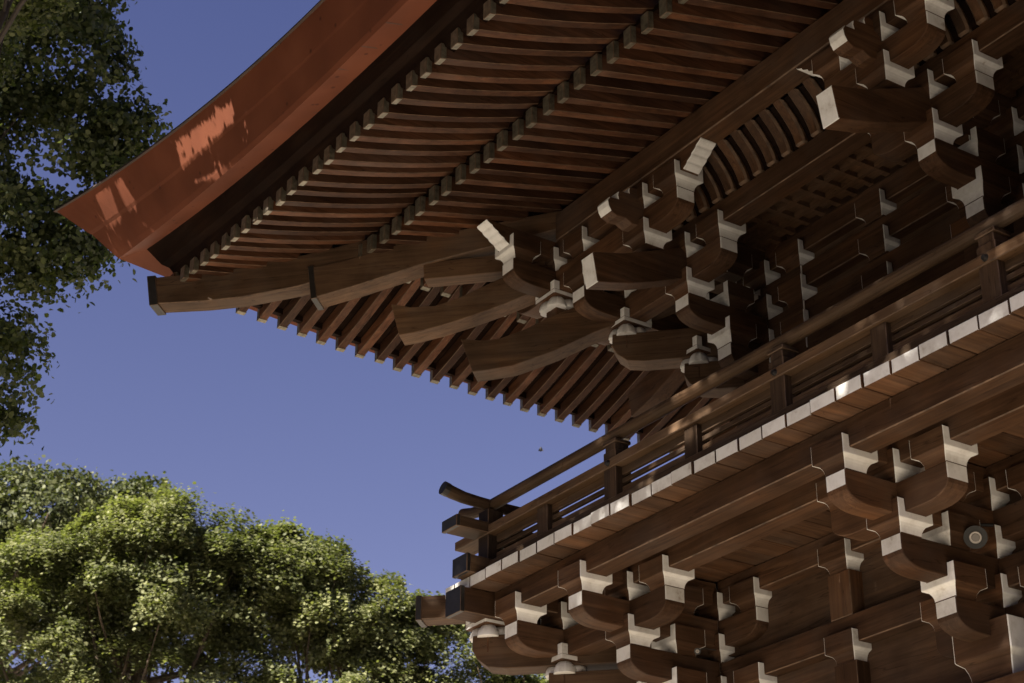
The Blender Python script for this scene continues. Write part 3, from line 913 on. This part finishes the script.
# unseen trees added to shade the gate; chinks cut in them shape sun spots
CHINKS = [[(-2.936, -3.356, 11.624), (-3.016, -3.267, 11.448), (-1.901, -3.227, 11.393), (-1.831, -3.269, 11.504)],
          [(-2.873, -3.13, 11.162), (-2.835, -3.085, 11.055), (-1.732, -3.073, 10.944), (-1.705, -3.102, 11.056)],
          [(-4.674, -3.525, 11.813), (-4.786, -3.393, 11.646), (-4.533, -3.356, 11.593), (-4.402, -3.466, 11.74)],
          [(-4.27, -3.468, 11.747), (-4.285, -3.35, 11.58), (-4.114, -3.341, 11.565), (-4.151, -3.448, 11.722)],
          [(-4.148, -3.165, 11.294), (-4.169, -3.139, 11.255), (-3.987, -3.102, 11.165), (-3.898, -3.133, 11.226)],
          [(-4.682, -3.189, 11.368), (-4.733, -3.149, 11.317), (-4.554, -3.124, 11.27), (-4.445, -3.161, 11.308)]]
def chinks_with(margins, stray):
    def flat_(A): return A[:, 0] - SUN_DIR.x / SUN_DIR.y * A[:, 1], A[:, 2] - SUN_DIR.z / SUN_DIR.y * A[:, 1]
    def f(P):
        keep = np.ones(len(P), bool)
        X, Z = flat_(P)
        for q3, (mx, mz) in zip(CHINKS, margins):
            q = np.stack(flat_(np.array(q3)), 1)
            q = q + np.sign(q - q.mean(0)) * np.array([mx, mz])
            cr = np.array([(q[(i + 1) % 4, 0] - q[i, 0]) * (Z - q[i, 1]) - (q[(i + 1) % 4, 1] - q[i, 1]) * (X - q[i, 0]) for i in range(4)])
            inside = (cr > 0).all(0) | (cr < 0).all(0)
            keep &= ~(inside & (rng.uniform(size=len(P)) >= stray))
        return keep
    return f
chinks = chinks_with([(0.30, 0.28)] * 6, 0.0)
def shade_grid(x0, x1, z0, z1, y):
    out = []
    x = x0
    while x <= x1 + 0.01:
        z = z0
        while z <= z1 + 0.01:
            out.append((x + random.uniform(-.3, .3), y + random.uniform(-.6, .6), z + random.uniform(-.3, .3), 1.5, 1.3, 1.4)); z += 2.1
        x += 2.1
    return out
for (x0, x1, z0, z1), bx, sd_, lab in (((-7.2, -0.8, 11.2, 21.8), -5.0, 5, 'unseen evergreen added in front of the gate at left to shade the roof tip'),
                                  ((0.2, 7.2, 10.6, 19.2), 3.0, 6, 'unseen evergreen added in front of the gate to shade the balcony'),
                                  ((-15.8, -9.4, 15.5, 24.0), -13.0, 8, 'unseen evergreen added farthest left in front of the gate to shade the dark tree')):
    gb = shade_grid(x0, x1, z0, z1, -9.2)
    tree('added_shade_tree', (bx - 2.5, -12.5, 0), gb, [22] * len(gb), 110, 0.75, 0.17, LEAF_DARK, BARKD, lab, seed=sd_, up=0.1, trunk_r=0.16, limbs=6, holes=chinks)

gb = [(-6.0 + 0.62 * i, -5.25 + random.uniform(-.12, .12), 12.98 + random.uniform(-.1, .1), 0.62, 0.42, 0.62) for i in range(13)]  # unseen bough added near the eave to shape crisp sun spots
tree('added_shade_tree', (-2.0, -7.5, 0), gb, [36] * len(gb), 230, 0.26, 0.06, LEAF_DARK, BARKD, 'unseen slender tree added close to the roof to dapple the red eave with sun',
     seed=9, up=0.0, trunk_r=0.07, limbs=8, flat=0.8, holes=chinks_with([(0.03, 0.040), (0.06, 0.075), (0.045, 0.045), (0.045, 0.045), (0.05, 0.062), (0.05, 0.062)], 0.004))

# dark woods added out of view round the forecourt to cut low sky light
n = 26000
th = rng.uniform(math.radians(-175), math.radians(62), n)
rd = rng.uniform(34, 42, n); zz_ = rng.uniform(0, 1, n) ** 0.8 * (15 + 4 * np.sin(th * 9) + 2 * np.sin(th * 23))
Pw = np.stack([4 + rd * np.cos(th), -2 + rd * np.sin(th), zz_ + 0.5], 1)
o = leaf_cloud('unseen_woods', LEAF_DARK, Pw, 1.6, None, 0.1, None, 0.8)
tag(o, kind='stuff')

# sunlit broadleaf trees in the background
tree('broadleaf_tree', (-31.5, 7.5, 0),
     [(-30.4, 7.7, 16.5, 2.7, 2.7, 2.1), (-31.2, 5.3, 16.2, 1.9, 1.9, 1.5), (-29.3, 9.6, 16.5, 1.9, 1.9, 1.5), (-30.0, 7.8, 17.7, 2.1, 2.1, 0.9), (-31.6, 5.0, 14.6, 2.3, 2.3, 1.7), (-31, 8.2, 13.5, 3.2, 3.2, 1.8), (-31, 8.2, 11, 3.5, 3.5, 2)],
     [52, 28, 32, 31, 28, 36, 26], 950, 0.90, 0.10, LEAF_SUN, BARK,
     'large sunlit yellow green broadleaf tree with rounded crown at lower left', 'sunlit trees behind the gate', seed=11, up=1.3, trunk_r=0.30, limbs=36, flat=0.5, aspect=0.75)
tree('broadleaf_tree', (-29.0, 12.0, 0),
     [(-28.3, 12.2, 16.1, 1.7, 1.7, 1.3), (-28.9, 10.8, 17.2, 1.5, 1.5, 1.1), (-27.8, 13.5, 15.6, 1.4, 1.4, 1.1), (-29, 12.2, 14.3, 2.3, 2.3, 1.5), (-28.5, 13, 12.0, 3.2, 3.2, 2.0)],
     [30, 25, 25, 28, 26], 900, 0.86, 0.10, LEAF_SUN, BARK,
     'smaller sunlit broadleaf tree with open branches just left of the balcony corner', 'sunlit trees behind the gate', seed=23, up=1.3, trunk_r=0.24, limbs=32, flat=0.5, aspect=0.75)
tree('broadleaf_tree', (-27.0, 16.0, 0),
     [(-27.0, 15.5, 14.2, 1.7, 1.7, 1.2), (-26.4, 17.2, 13.6, 1.8, 1.8, 1.3), (-26.8, 16, 11.8, 2.6, 2.6, 1.6)],
     [30, 30, 26], 800, 0.88, 0.092, LEAF_SUN, BARK,
     'lowest sunlit broadleaf tree, seen under the balcony corner brackets', 'sunlit trees behind the gate', seed=31, up=1.3, trunk_r=0.24, limbs=32, flat=0.5, aspect=0.75)
tree('tall_tree', (-42.0, 6.5, 0),
     [(-41.3, 7.6, 21.5, 2.9, 2.6, 1.9), (-42.5, 4.5, 20.8, 2.6, 2.6, 2.0), (-42, 7, 18, 3.5, 3.5, 2.5)],
     [70, 56, 44], 420, 1.0, 0.13, LEAF_FAR, BARK,
     'dull dark green tree rising behind the big sunlit tree at the far left edge', 'darker trees beyond', seed=41, up=0.4, trunk_r=0.4, limbs=26, aspect=0.8)
tree('tall_tree', (-40.6, 11.0, 0),
     [(-40.3, 11.0, 22.4, 1.3, 1.3, 1.0), (-40.6, 11.0, 20.4, 2.0, 2.0, 1.5)],
     [22, 28], 380, 0.9, 0.13, LEAF_FAR, BARK,
     'small dark treetop peeping over the middle of the big sunlit tree', 'darker trees beyond', seed=43, up=0.4, trunk_r=0.3, limbs=14, aspect=0.8)

# ------------------------------------------------------------------ bird
bird = MB()
B = Vector((-16.91, 10.62, 16.58))
RV, UV = RIGHT, UP
bird.tube([B - UV * 0.05, B - UV * 0.03, B, B + UV * 0.03, B + UV * 0.05], [0.008, 0.028, 0.034, 0.024, 0.006], 8)
for s in (-1, 1):
    bird.quad([B + UV * 0.04, B - UV * 0.03, B - UV * 0.04 + RV * s * 0.055 - FWD * 0.05, B - UV * 0.005 + RV * s * 0.045 - FWD * 0.04])
o = bird.build('bird', [BIRDM], None, 0)
tag(o, 'tiny dark bird flying in the open sky above the balcony corner', 'bird')
